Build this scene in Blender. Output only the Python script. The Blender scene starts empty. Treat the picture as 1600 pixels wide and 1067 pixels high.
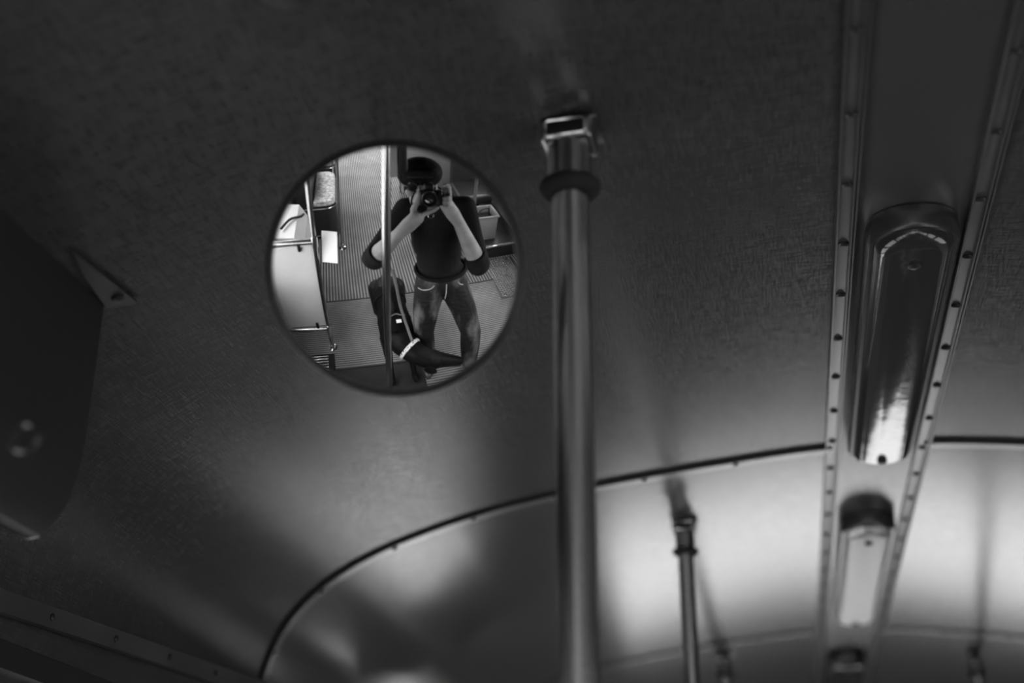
import bpy, bmesh, math, random
from mathutils import Vector, Matrix, Quaternion
random.seed(7)
PI = math.pi
S = bpy.context.scene
COL = S.collection

# ------------------------------------------------------------------ camera
PITCH, YAW = math.radians(23.3), math.radians(-10.6)
CAM = Vector((0, 0, 1.62))
FWD = Vector((math.sin(YAW)*math.cos(PITCH), math.cos(YAW)*math.cos(PITCH), math.sin(PITCH)))
RGT = Vector((math.cos(YAW), -math.sin(YAW), 0))
UPV = RGT.cross(FWD)
cd = bpy.data.cameras.new('camera'); cam = bpy.data.objects.new('camera', cd); COL.objects.link(cam)
cam.location = CAM
cam.rotation_euler = Matrix((RGT, UPV, -FWD)).transposed().to_euler()
cd.sensor_width = 36; cd.lens = 50; cd.clip_start = .003; cd.clip_end = 200
cd.dof.use_dof = True; cd.dof.focus_distance = 1.78; cd.dof.aperture_fstop = 2.2
S.camera = cam

# ------------------------------------------------------------------ world, exposure
w = bpy.data.worlds.new('sky'); S.world = w; w.use_nodes = True
nt = w.node_tree; nt.nodes.clear()
o_ = nt.nodes.new('ShaderNodeOutputWorld'); b_ = nt.nodes.new('ShaderNodeBackground')
tc = nt.nodes.new('ShaderNodeTexCoord'); sx = nt.nodes.new('ShaderNodeSeparateXYZ'); rp = nt.nodes.new('ShaderNodeValToRGB')
mp = nt.nodes.new('ShaderNodeMapRange'); mp.inputs[1].default_value = -1; mp.inputs[2].default_value = 1
nt.links.new(tc.outputs['Generated'], sx.inputs[0]); nt.links.new(sx.outputs[2], mp.inputs[0]); nt.links.new(mp.outputs[0], rp.inputs[0])
cr = rp.color_ramp; cr.elements[0].position = .44; cr.elements[0].color = (.42, .42, .42, 1)
cr.elements[1].position = .52; cr.elements[1].color = (.75, .75, .75, 1)
e = cr.elements.new(.75); e.color = (1, 1, 1, 1)
nt.links.new(rp.outputs[0], b_.inputs[0]); b_.inputs[1].default_value = 10.5
nt.links.new(b_.outputs[0], o_.inputs[0])
S.view_settings.view_transform = 'Standard'; S.view_settings.look = 'None'
S.view_settings.gamma = 1; S.view_settings.use_curve_mapping = False
S.view_settings.exposure = 0.0
try:
    S.cycles.max_bounces = 10; S.cycles.diffuse_bounces = 4; S.cycles.glossy_bounces = 5; S.cycles.transparent_max_bounces = 12
    S.cycles.sample_clamp_indirect = 6; S.cycles.caustics_reflective = False; S.cycles.caustics_refractive = False
except Exception: pass

# ------------------------------------------------------------------ materials (the photograph is black and white)
def mat(name, g, rough=.5, metal=0, spec=.5, noise=None, bump=None, ramp=(.3, .7), coat=0):
    m = bpy.data.materials.new(name); m.use_nodes = True
    n = m.node_tree; p = n.nodes['Principled BSDF']
    p.inputs['Base Color'].default_value = (g, g, g, 1); p.inputs['Roughness'].default_value = rough
    p.inputs['Metallic'].default_value = metal; p.inputs['Specular IOR Level'].default_value = spec
    p.inputs['Coat Weight'].default_value = coat
    t = n.nodes.new('ShaderNodeTexCoord')
    if noise:       # (scale, lo, hi, stretch xyz)
        mpn = n.nodes.new('ShaderNodeMapping'); mpn.inputs['Scale'].default_value = noise[3] if len(noise) > 3 else (1, 1, 1)
        nz = n.nodes.new('ShaderNodeTexNoise'); nz.inputs['Scale'].default_value = noise[0]; nz.inputs['Detail'].default_value = 5
        r = n.nodes.new('ShaderNodeValToRGB'); r.color_ramp.elements[0].position = ramp[0]; r.color_ramp.elements[1].position = ramp[1]
        a, b = noise[1], noise[2]
        r.color_ramp.elements[0].color = (a, a, a, 1); r.color_ramp.elements[1].color = (b, b, b, 1)
        n.links.new(t.outputs['Object'], mpn.inputs[0]); n.links.new(mpn.outputs[0], nz.inputs[0])
        n.links.new(nz.outputs[0], r.inputs[0]); n.links.new(r.outputs[0], p.inputs['Base Color'])
    if bump:        # (scale, strength, stretch)
        mpn = n.nodes.new('ShaderNodeMapping'); mpn.inputs['Scale'].default_value = bump[2] if len(bump) > 2 else (1, 1, 1)
        nz = n.nodes.new('ShaderNodeTexNoise'); nz.inputs['Scale'].default_value = bump[0]; nz.inputs['Detail'].default_value = 3
        bp = n.nodes.new('ShaderNodeBump'); bp.inputs['Strength'].default_value = bump[1]; bp.inputs['Distance'].default_value = bump[3] if len(bump) > 3 else .004
        n.links.new(t.outputs['Object'], mpn.inputs[0]); n.links.new(mpn.outputs[0], nz.inputs[0])
        n.links.new(nz.outputs[0], bp.inputs['Height']); n.links.new(bp.outputs[0], p.inputs['Normal'])
    return m

def linen_mat(name, g, rough, amount, spec=.5, bstr=.25, rvar=.03):
    """woven laminate: fine threads running both ways, in colour and in relief"""
    m = bpy.data.materials.new(name); m.use_nodes = True
    n = m.node_tree; p = n.nodes['Principled BSDF']; L = n.links
    t = n.nodes.new('ShaderNodeTexCoord')
    outs = []
    for sc in ((40, 560, 40), (560, 40, 560)):
        mpn = n.nodes.new('ShaderNodeMapping'); mpn.inputs['Scale'].default_value = sc
        mpn.inputs['Rotation'].default_value = (0, 0, .06)
        nz = n.nodes.new('ShaderNodeTexNoise'); nz.inputs['Scale'].default_value = 1; nz.inputs['Detail'].default_value = 2
        L.new(t.outputs['Object'], mpn.inputs[0]); L.new(mpn.outputs[0], nz.inputs[0]); outs.append(nz.outputs[0])
    ad = n.nodes.new('ShaderNodeMath'); ad.operation = 'ADD'; L.new(outs[0], ad.inputs[0]); L.new(outs[1], ad.inputs[1])
    big = n.nodes.new('ShaderNodeTexNoise'); big.inputs['Scale'].default_value = 5; big.inputs['Detail'].default_value = 4
    L.new(t.outputs['Object'], big.inputs[0])
    mr = n.nodes.new('ShaderNodeMapRange'); mr.inputs[1].default_value = .8; mr.inputs[2].default_value = 1.2
    mr.inputs[3].default_value = g*(1-amount); mr.inputs[4].default_value = g*(1+amount); L.new(ad.outputs[0], mr.inputs[0])
    mb = n.nodes.new('ShaderNodeMapRange'); mb.inputs[1].default_value = .3; mb.inputs[2].default_value = .7
    mb.inputs[3].default_value = .94; mb.inputs[4].default_value = 1.06; L.new(big.outputs[0], mb.inputs[0])
    mu = n.nodes.new('ShaderNodeMath'); mu.operation = 'MULTIPLY'; L.new(mr.outputs[0], mu.inputs[0]); L.new(mb.outputs[0], mu.inputs[1])
    L.new(mu.outputs[0], p.inputs['Base Color'])
    rr = n.nodes.new('ShaderNodeMapRange'); rr.inputs[1].default_value = .8; rr.inputs[2].default_value = 1.2
    rr.inputs[3].default_value = rough-rvar; rr.inputs[4].default_value = rough+rvar; L.new(ad.outputs[0], rr.inputs[0])
    L.new(rr.outputs[0], p.inputs['Roughness']); p.inputs['Specular IOR Level'].default_value = spec
    bp = n.nodes.new('ShaderNodeBump'); bp.inputs['Strength'].default_value = bstr; bp.inputs['Distance'].default_value = .0006
    L.new(ad.outputs[0], bp.inputs['Height']); L.new(bp.outputs[0], p.inputs['Normal'])
    return m

M = dict(
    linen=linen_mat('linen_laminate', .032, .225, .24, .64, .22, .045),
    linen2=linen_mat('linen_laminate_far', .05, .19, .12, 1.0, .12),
    strip=linen_mat('centre_strip_paint', .036, .23, .04, .9, .08),
    steel=mat('brushed_steel', .42, .22, 1, noise=(1, .36, .48, (40, 40, 2))),
    chrome=mat('chrome', .6, .14, 1),
    dull=mat('dull_nickel', .22, .26, 1),
    trim=mat('aluminium_trim', .06, .28, .4, .7, noise=(6, .04, .08)),
    black=mat('black_rubber', .008, .5, 0, .25, bump=(90, .2)),
    softblack=mat('matt_black_rubber', .025, .9, 0, .03),
    blackgloss=mat('black_enamel', .010, .35, 0, .3),
    darkpaint=mat('dark_painted_metal', .020, .5, 0, .2, bump=(60, .1)),
    screw=mat('blackened_screw', .02, .4, .3),
    cover=mat('lamp_cover', .025, .10, .1, .55, bump=(42, .22, (1, .5, 1), .002)),
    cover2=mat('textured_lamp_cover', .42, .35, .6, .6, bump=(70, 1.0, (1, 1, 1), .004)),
    archtrim=mat('arch_aluminium', .3, .25, .8, noise=(8, .24, .34)),
    housing=mat('lamp_housing', .03, .25, .2),
    mirror=mat('mirror_silver', .90, .0, 1),
    floor=mat('rubber_groove', .05, .5, 0, .5, noise=(3, .04, .06)),
    rib=mat('ribbed_rubber', .26, .36, 0, .5, noise=(3, .19, .32)),
    floordark=mat('smooth_dark_floor', .025, .4, 0, .3, noise=(4, .02, .035)),
    wall=mat('wall_laminate', .30, .4, 0, .5, noise=(3, .27, .33)),
    darkwall=mat('dark_bulkhead_laminate', .06, .4, 0, .5, noise=(3, .05, .07)),
    header=mat('window_header', .008, .4, 0, .5),
    white=mat('white_enamel', .55, .35, 0, .4, noise=(4, .50, .58)),
    paper=mat('paper', .85, .7),
    plate=mat('diamond_plate', .08, .5, .3, noise=(20, .06, .10)),
    seatblack=mat('black_leatherette', .02, .35, 0, .5, bump=(70, .3)),
    cushion=mat('pale_patterned_cushion', .5, .7, noise=(28, .22, .8)),
    crate=mat('grey_plastic', .22, .5, noise=(4, .2, .25)),
    skin=mat('skin', .2, .5, 0, .4, noise=(14, .15, .25), bump=(120, .2)),
    cloth=mat('black_cotton', .012, .9, 0, .05, bump=(40, .6, (1, 1, 1), .006)),
    cap=mat('dark_wool', .006, .9, 0, .05, bump=(200, .5)),
    denim=mat('denim', .08, .75, 0, .3, noise=(6, .006, .16, (1.6, 1.6, .5)), ramp=(.46, .72), bump=(14, .8, (1, 1, 2.2), .02)),
    seam=mat('pale_stitching', .4, .7),
    leather=mat('boot_leather', .03, .35, bump=(40, .3)),
    fur=mat('black_fur', .005, .5, 0, .12, bump=(160, .6, (1, 1, 1), .003)),
    vest=mat('black_webbing', .008, .8, 0, .1, bump=(150, .4)),
    lens=mat('lens_glass', .01, .03, 0, .8),
    leash=mat('grey_leash', .20, .6),
)
def pane_mat(name, tint, gloss):
    m = bpy.data.materials.new(name); m.use_nodes = True; n = m.node_tree; n.nodes.clear()
    o = n.nodes.new('ShaderNodeOutputMaterial'); mx = n.nodes.new('ShaderNodeMixShader')
    tr = n.nodes.new('ShaderNodeBsdfTransparent'); tr.inputs[0].default_value = (tint, tint, tint, 1)
    gl = n.nodes.new('ShaderNodeBsdfGlossy'); gl.inputs['Roughness'].default_value = .02
    mx.inputs[0].default_value = gloss
    n.links.new(tr.outputs[0], mx.inputs[1]); n.links.new(gl.outputs[0], mx.inputs[2]); n.links.new(mx.outputs[0], o.inputs[0])
    return m
M['pane'] = pane_mat('window_glass', .92, .06)
def collar_mat():
    m = bpy.data.materials.new('patterned_collar'); m.use_nodes = True; n = m.node_tree; p = n.nodes['Principled BSDF']
    t = n.nodes.new('ShaderNodeTexCoord'); v = n.nodes.new('ShaderNodeTexVoronoi'); v.inputs['Scale'].default_value = 75
    r = n.nodes.new('ShaderNodeValToRGB'); r.color_ramp.interpolation = 'CONSTANT'
    r.color_ramp.elements[0].color = (.02, .02, .02, 1); r.color_ramp.elements[1].position = .38; r.color_ramp.elements[1].color = (.85, .85, .85, 1)
    n.links.new(t.outputs['Object'], v.inputs[0]); n.links.new(v.outputs[0], r.inputs[0]); n.links.new(r.outputs[0], p.inputs['Base Color'])
    return m
M['collar'] = collar_mat()

# ------------------------------------------------------------------ mesh helpers
class MB:
    """collects closed shapes into one mesh"""
    def __init__(s): s.bm = bmesh.new()
    def box(s, c, d, rot=None, bev=0, seg=2):
        t = bmesh.new(); bmesh.ops.create_cube(t, size=1)
        bmesh.ops.scale(t, vec=Vector(d), verts=t.verts)
        if bev: bmesh.ops.bevel(t, geom=t.edges[:], offset=bev, segments=seg, affect='EDGES', profile=.6)
        if rot is not None: bmesh.ops.transform(t, matrix=rot.to_4x4(), verts=t.verts)
        bmesh.ops.translate(t, vec=Vector(c), verts=t.verts); s.merge(t); return s
    def merge(s, t):
        me = bpy.data.meshes.new('tmp'); t.to_mesh(me); t.free(); s.bm.from_mesh(me); bpy.data.meshes.remove(me)
    def tube(s, pts, r, n=14, caps=True, closed=False):
        pts = [Vector(p) for p in pts]; rs = r if isinstance(r, (list, tuple)) else [r]*len(pts)
        rings = []; prev = None; N = len(pts)
        for i, p in enumerate(pts):
            if closed: d = pts[(i+1) % N]-pts[i-1]
            else: d = pts[min(i+1, N-1)]-pts[max(i-1, 0)]
            d.normalize()
            a = prev if prev is not None else (Vector((1, 0, 0)) if abs(d.x) < .8 else Vector((0, 1, 0)))
            a = (a-d*a.dot(d)).normalized(); prev = a; b = d.cross(a)
            rings.append([s.bm.verts.new(p+(a*math.cos(k*2*PI/n)+b*math.sin(k*2*PI/n))*rs[i]) for k in range(n)])
        R = range(N if closed else N-1)
        for i in R:
            j = (i+1) % N
            for k in range(n): s.bm.faces.new((rings[i][k], rings[i][(k+1) % n], rings[j][(k+1) % n], rings[j][k]))
        if caps and not closed:
            s.bm.faces.new(rings[0][::-1]); s.bm.faces.new(rings[-1])
        return s
    def capsule(s, a, b, ra, rb, n=16):
        a, b = Vector(a), Vector(b); d = (b-a).normalized(); L = (b-a).length; pts, rs = [], []
        for i in range(6):
            t = (i+.15)/6*PI/2; pts.append(a-d*ra*math.cos(t)); rs.append(ra*math.sin(t))
        pts.append(a); rs.append(ra); pts.append(b); rs.append(rb)
        for i in range(5, -1, -1):
            t = (i+.15)/6*PI/2; pts.append(b+d*rb*math.cos(t)); rs.append(rb*math.sin(t))
        return s.tube(pts, rs, n)
    def chain(s, pts, rs, n=16):
        for i in range(len(pts)-1): s.capsule(pts[i], pts[i+1], rs[i], rs[i+1], n)
        return s
    def ell(s, c, r, rot=None, n=20):
        t = bmesh.new(); bmesh.ops.create_uvsphere(t, u_segments=n, v_segments=n//2+2, radius=1)
        bmesh.ops.scale(t, vec=Vector(r), verts=t.verts)
        if rot is not None: bmesh.ops.transform(t, matrix=rot.to_4x4(), verts=t.verts)
        bmesh.ops.translate(t, vec=Vector(c), verts=t.verts); s.merge(t); return s
    def lathe(s, base, axis, prof, n=40):
        """prof: (radius, height along axis) outline, closed at both ends if radius is 0"""
        axis = Vector(axis).normalized(); a = Vector((1, 0, 0)) if abs(axis.x) < .8 else Vector((0, 1, 0))
        a = (a-axis*a.dot(axis)).normalized(); b = axis.cross(a); base = Vector(base); rings = []
        for r, h in prof:
            if r < 1e-6: rings.append([s.bm.verts.new(base+axis*h)])
            else: rings.append([s.bm.verts.new(base+axis*h+(a*math.cos(k*2*PI/n)+b*math.sin(k*2*PI/n))*r) for k in range(n)])
        for i in range(len(rings)-1):
            A, B = rings[i], rings[i+1]
            for k in range(n):
                q = (k+1) % n
                if len(A) == 1 and len(B) == 1: continue
                if len(A) == 1: s.bm.faces.new((A[0], B[k], B[q]))
                elif len(B) == 1: s.bm.faces.new((A[k], B[0], A[q]))
                else: s.bm.faces.new((A[k], B[k], B[q], A[q]))
        return s
    def prism(s, poly, vec):
        """poly: list of 3-D points, extruded by vec"""
        A = [s.bm.verts.new(Vector(p)) for p in poly]; B = [s.bm.verts.new(Vector(p)+Vector(vec)) for p in poly]; n = len(A)
        s.bm.faces.new(A); s.bm.faces.new(B[::-1])
        for k in range(n): s.bm.faces.new((A[k], B[k], B[(k+1) % n], A[(k+1) % n]))
        return s
    def build(s, name, m, parent=None, smooth=True, angle=40, origin=None):
        bmesh.ops.recalc_face_normals(s.bm, faces=s.bm.faces[:])
        if smooth:
            ca = math.radians(angle)
            for f in s.bm.faces: f.smooth = True
            for ed in s.bm.edges:
                if len(ed.link_faces) == 2 and ed.calc_face_angle(0) > ca: ed.smooth = False
        me = bpy.data.meshes.new(name); s.bm.to_mesh(me); s.bm.free()
        me.materials.append(m)
        o = bpy.data.objects.new(name, me); COL.objects.link(o)
        if origin is not None:
            me.transform(Matrix.Translation(-Vector(origin))); o.location = origin
        if parent is not None:
            o.parent = parent
            o.matrix_parent_inverse = Matrix.Translation(-parent.location)
        return o
def tag(o, label=None, cat=None, group=None, kind=None):
    if label: o['label'] = label
    if cat: o['category'] = cat
    if group: o['group'] = group
    if kind: o['kind'] = kind
    return o
def thing(name, loc, label=None, cat=None, group=None, kind=None):
    o = bpy.data.objects.new(name, None); COL.objects.link(o); o.location = Vector(loc); o.empty_display_size = .05
    return tag(o, label, cat, group, kind)
def remesh(o, voxel, smooth=2):
    m = o.modifiers.new('r', 'REMESH'); m.mode = 'VOXEL'; m.voxel_size = voxel; m.use_smooth_shade = True
    if smooth:
        k = o.modifiers.new('s', 'SMOOTH'); k.iterations = smooth; k.factor = .5
    dg = bpy.context.evaluated_depsgraph_get(); me = bpy.data.meshes.new_from_object(o.evaluated_get(dg))
    old = o.data; o.modifiers.clear(); o.data = me; me.name = o.name
    for p in me.polygons: p.use_smooth = True
    if not me.materials: me.materials.append(old.materials[0])
    return o
def bez(pts, n=10):
    """Catmull-Rom through points"""
    P = [Vector(p) for p in pts]; out = []
    for i in range(len(P)-1):
        p0, p1, p2, p3 = P[max(i-1, 0)], P[i], P[i+1], P[min(i+2, len(P)-1)]
        for k in range(n):
            t = k/n
            out.append(.5*((2*p1)+(p2-p0)*t+(2*p0-5*p1+4*p2-p3)*t*t+(3*p1-p0-3*p2+p3)*t**3))
    return out+[P[-1]]

# ------------------------------------------------------------------ tram shell
XC = .194
HALF = [(0, 2.420), (.12, 2.4165), (.25, 2.404), (.41, 2.385), (.57, 2.361), (.71, 2.331), (.85, 2.286), (.94, 2.243), (1.00, 2.199), (1.045, 2.148), (1.072, 2.09), (1.086, 2.03), (1.09, 1.96)]
_h = bez([(u, 0, z) for u, z in HALF], 6)
LEFTP = [(XC-p.x, p.z) for p in _h]; RIGHTP = [(XC+p.x, p.z) for p in _h]
def ceil_z(x):
    u = abs(x-XC)
    for i in range(len(_h)-1):
        if _h[i].x <= u <= _h[i+1].x:
            t = (u-_h[i].x)/(_h[i+1].x-_h[i].x+1e-9); return _h[i].z*(1-t)+_h[i+1].z*t
    return _h[-1].z
def norm2(prof, i, side):
    a = prof[max(i-1, 0)]; b = prof[min(i+1, len(prof)-1)]; t = Vector((b[0]-a[0], b[1]-a[1])).normalized()
    n = Vector((t.y, -t.x)); 
    c = Vector((XC-prof[i][0], 1.2-prof[i][1]))
    if n.dot(c) < 0: n = -n
    return n                                    # points into the car
def sweep(prof, y0, y1, t0, t1):
    """sheet that follows the ceiling outline, from y0 to y1, between depths t0 and t1 measured inwards"""
    m = MB(); rows = []
    for i, (x, z) in enumerate(prof):
        n = norm2(prof, i, 0)
        rows.append([m.bm.verts.new((x+n.x*t, y, z+n.y*t)) for y, t in ((y0, t0), (y1, t0), (y1, t1), (y0, t1))])
    for i in range(len(rows)-1):
        for k in range(4): m.bm.faces.new((rows[i][k], rows[i][(k+1) % 4], rows[i+1][(k+1) % 4], rows[i+1][k]))
    m.bm.faces.new(rows[0]); m.bm.faces.new(rows[-1][::-1])
    return m
Y0, YA, YB, Y1 = -6.6, 2.372, 3.90, 5.25
XL, XR = -1.06, 1.43
XTL, XTR = .114, .266
leftp = [(XTL, ceil_z(XTL))]+[p for p in LEFTP if p[0] < XTL-.004]
rightp = [(XTR, ceil_z(XTR))]+[p for p in RIGHTP if p[0] > XTR+.004]
midp = [(XTL+(XTR-XTL)*k/8, ceil_z(XTL+(XTR-XTL)*k/8)) for k in range(9)]
ceiling = thing('ceiling', (XC, 0, 2.42), kind='structure')
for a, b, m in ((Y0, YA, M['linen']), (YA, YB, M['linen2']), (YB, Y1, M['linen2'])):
    sweep(leftp, a, b, -.012, 0).build('panel', m, ceiling, angle=60)
    sweep(rightp, a, b, -.012, 0).build('panel', m, ceiling, angle=60)
sweep(midp, Y0, Y1, -.012, 0).build('centre_panel', M['strip'], ceiling, angle=60)

# long trims with their screws, each side of the centre panel
scr = MB().lathe((0, 0, 0), (0, 0, -1), [(.0062, -.001), (.0062, .0012), (.004, .0028), (0, .003)], 14)
scr_o = scr.build('screw', M['screw'])
def screw(p, n, parent, first=[True], s=1):
    if first[0]: o = scr_o; first[0] = False
    else: o = scr_o.copy(); COL.objects.link(o)
    o.parent = parent; o.matrix_parent_inverse = Matrix.Translation(-parent.location)
    o.location = Vector(p); o.scale = (s, s, s)
    o.rotation_mode = 'QUATERNION'; o.rotation_quaternion = Vector((0, 0, -1)).rotation_difference(Vector(n))
    return o
def long_trim(name, x, ys):
    z = ceil_z(x)
    t = thing(name, (x, 0, z), kind='structure')
    MB().box((x, (Y0+Y1)/2, z-.0015), (.021, Y1-Y0, .004), bev=.001).build('strip', M['trim'], t)
    for dx in (-.0098, .0072, .0112):
        MB().box((x+dx, (Y0+Y1)/2, z-.0045), (.0022, Y1-Y0, .005), bev=.0008).build('ridge', M['trim'], t)
    for y in ys: screw((x-.001, y, z-.0035), (0, 0, -1), t)
long_trim('trim_1', XTL, [1.15+.1476*k for k in range(-2, 27)])
long_trim('trim_2', XTR, [1.213+.1476*k for k in range(-3, 27)])

def arch(name, y, ys):
    t = thing(name, (XC, y, 2.42), kind='structure')
    for prof in (leftp, rightp):
        sweep(prof, y-.001, y+.028, 0, .0035).build('strip', M['archtrim'], t, angle=50)
        sweep(prof, y-.008, y-.001, 0, .0052).build('shadow_gap', M['black'], t, angle=50)  # black strip stands in for the shadowed gap along the arch
    for side in (-1, 1):
        for u in ys:
            x = XC+side*u; z = ceil_z(x); zz = ceil_z(x+side*.01)
            n = Vector((-side*(z-zz)/.01, 0, -1)).normalized()
            screw(Vector((x, y+.012, z))+n*.003, n, t, s=.9)
arch('trim_3', YA, (.245, .405, .565, .71, .853, .985, 1.066))
arch('trim_4', YB, (.245, .405, .565, .71, .853, .985, 1.066))

# side trims along the window headers, rising a little towards the front
def side_trim(name, x, s):
    t = thing(name, (x, 1.5, 2.0), kind='structure')
    zf = lambda y: 1.994+(y-1.5)*.05
    for (a, b) in ((-1.0, 4.9),):
        q = [(x, a, zf(a)-.012), (x, b, zf(b)-.012), (x, b, zf(b)+.014), (x, a, zf(a)+.014)]
        MB().prism(q, (-s*.012, 0, 0)).build('strip', M['trim'], t)
    for k in range(-6, 20):
        y = 1.607+k*.178
        screw((x-s*.0125, y, zf(y)+.001), (-s, 0, 0), t, s=.8)
side_trim('trim_5', -.888, -1)
side_trim('trim_6', 1.276, 1)

# floor
fl = thing('floor', (XC, 0, 0), kind='structure')
MB().box((XC, (Y0+Y1)/2, -.03), (XR-XL+.1, Y1-Y0, .05)).build('base', M['floordark'], fl)
MB().box((XC, (Y0-1.05)/2, -.002), (XR-XL, -1.05-Y0, .012)).build('mat', M['floor'], fl)
MB().box((XC+.0, (-1.04-.24)/2, -.002), (XR-XL, .79, .012)).build('mat', M['floor'], fl)
MB().box((.66, .13, -.002), (1.3, .73, .012)).build('mat', M['floor'], fl)
MB().box((-.46, .6, -.002), (.93, 1.66, .012)).build('smooth_mat', M['floordark'], fl)
r1 = MB()
x = XL+.02
while x < XR: r1.box((x, (Y0-1.06)/2, .0055), (.015, -1.06-Y0, .006), bev=.002, seg=1); x += .030
tag(r1.build('rib', M['rib'], fl), kind='stuff')
r2 = MB(); y = -1.03
while y < .48:
    if y < -.25: r2.box((XC, y, .0055), (XR-XL, .0125, .005), bev=.002, seg=1)
    else: r2.box((.66, y, .0055), (1.3, .0125, .005), bev=.002, seg=1)
    y += .0225
tag(r2.build('rib', M['rib'], fl), kind='stuff')

# walls with window openings
ZS, ZT = .92, 1.84
WL = [(-6.4, -5.3), (-5.15, -4.05), (-3.9, -2.8), (-2.65, -1.55), (-1.4, -.55), (.85, 1.95), (2.1, 3.2), (3.35, 4.45)]
WR = [(-6.4, -5.3), (-5.15, -4.05), (-3.9, -2.8), (-2.65, -1.55), (-1.4, -.3), (-.15, .95), (1.1, 2.2)]
def portal(loc, rot, sx, sy):
    l = bpy.data.lights.new('window_portal', 'AREA'); l.shape = 'RECTANGLE'; l.size = sx; l.size_y = sy; l.cycles.is_portal = True
    o = bpy.data.objects.new('window_portal', l); COL.objects.link(o); o.location = loc; o.rotation_euler = rot
wn = [0]
def window(x, s, a, b, z0, z1, name=None, door=False):
    wn[0] += 1
    t = thing(name or 'window_%d' % wn[0], (x, (a+b)/2, z0), kind='structure')
    f = MB(); ym = (a+b)/2; w2 = .035
    f.box((x, ym, z0+w2/2), (.05, b-a, w2), bev=.006); f.box((x, ym, z1-w2/2), (.05, b-a, w2), bev=.006)
    f.box((x, a+w2/2, (z0+z1)/2), (.05, w2, z1-z0), bev=.006); f.box((x, b-w2/2, (z0+z1)/2), (.05, w2, z1-z0), bev=.006)
    if door: f.box((x, ym, (z0+z1)/2), (.05, .06, z1-z0), bev=.006)
    f.build('window_frame', M['trim'], t)
    MB().box((x+s*.01, ym, (z0+z1)/2), (.005, b-a-.05, z1-z0-.05)).build('pane', M['pane'], t)
    portal((x+s*.06, ym, (z0+z1)/2), (0, -s*PI/2, 0) if False else (0, s*PI/2, 0), z1-z0, b-a)
def side_wall(name, x, s, wins, doors=()):
    t = thing(name, (x+s*.03, 0, 0), kind='structure')
    hs = [(a, b, ZS, ZT) for a, b in wins]+[(a, b, .8, ZT) for a, b in doors]; hs.sort()
    low = MB(); up = MB(); y = Y0
    for a, b, z0, z1 in hs:
        if a > y: low.box((x+s*.03, (y+a)/2, ZT/2), (.06, a-y, ZT))
        low.box((x+s*.03, (a+b)/2, z0/2), (.06, b-a, z0)); y = b
    low.box((x+s*.03, (y+Y1)/2, ZT/2), (.06, Y1-y, ZT))
    low.build('side_panel', M['wall'], t, smooth=False)
    xi = XC+s*1.092
    MB().box(((xi+x+s*.06)/2, (Y0+Y1)/2, (ZT+1.985)/2), (abs(x+s*.06-xi), Y1-Y0, 1.985-ZT)).build('header', M['header'], t)
    MB().box((xi-s*.004, (Y0+Y1)/2, 1.916), (.012, Y1-Y0, .02), bev=.004).build('header_strip', M['trim'], t)
    MB().box((x+s*.035, (Y0+Y1)/2, 2.25), (.03, Y1-Y0, .56)).build('cant_panel', M['darkpaint'], t)
    for a, b in wins: window(x+s*.02, s, a, b, ZS, ZT)
    for a, b in doors:
        window(x+s*.02, s, a, b, .8, ZT, 'door_1', True)
        MB().box((x-s*.004, (a+b)/2-.06, .42), (.02, b-a+.16, .78), bev=.004).build('kick_panel', M['darkpaint'], t)
side_wall('wall_left', XL, -1, WL, [(-.42, .7)])
side_wall('wall_right', XR, 1, WR)
def end_wall(name, y, s, holes, m):
    """a bulkhead with rectangular window openings (x0, x1, z0, z1), built as boxes round them"""
    t = thing(name, (XC, y+s*.03, 0), kind='structure'); b = MB(); x = XL; yc = y+s*.03
    for x0, x1, z0, z1 in holes:
        if x0 > x: b.box(((x+x0)/2, yc, 1.275), (x0-x, .06, 2.55))
        b.box(((x0+x1)/2, yc, z0/2), (x1-x0, .06, z0)); b.box(((x0+x1)/2, yc, (z1+2.55)/2), (x1-x0, .06, 2.55-z1)); x = x1
    b.box(((x+XR)/2, yc, 1.275), (XR-x, .06, 2.55))
    b.build('end_panel', m, t, smooth=False)
    for x0, x1, z0, z1 in holes:
        wn[0] += 1; xm = (x0+x1)/2; ww = x1-x0; w2 = .03
        q = thing('window_%d' % wn[0], (xm, y+s*.02, z0), kind='structure'); f = MB()
        f.box((xm, yc, z0+w2/2), (ww, .05, w2)); f.box((xm, yc, z1-w2/2), (ww, .05, w2))
        f.box((x0+w2/2, yc, (z0+z1)/2), (w2, .05, z1-z0)); f.box((x1-w2/2, yc, (z0+z1)/2), (w2, .05, z1-z0))
        f.build('window_frame', M['trim'], q)
        MB().box((xm, yc, (z0+z1)/2), (ww-.05, .005, z1-z0-.05)).build('pane', M['pane'], q)
        portal((xm, y+s*.1, (z0+z1)/2), (-s*PI/2, 0, 0), ww, z1-z0)
end_wall('wall_front', Y1, 1, [(-.88, -.59, .66, 1.42), (-.44, .92, 1.48, 1.97)], M['darkwall'])
end_wall('wall_back', Y0, -1, [(-.95, -.25, .5, 1.9), (-.15, .55, .5, 1.9), (.65, 1.3, 1.0, 1.9)], M['wall'])

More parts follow.
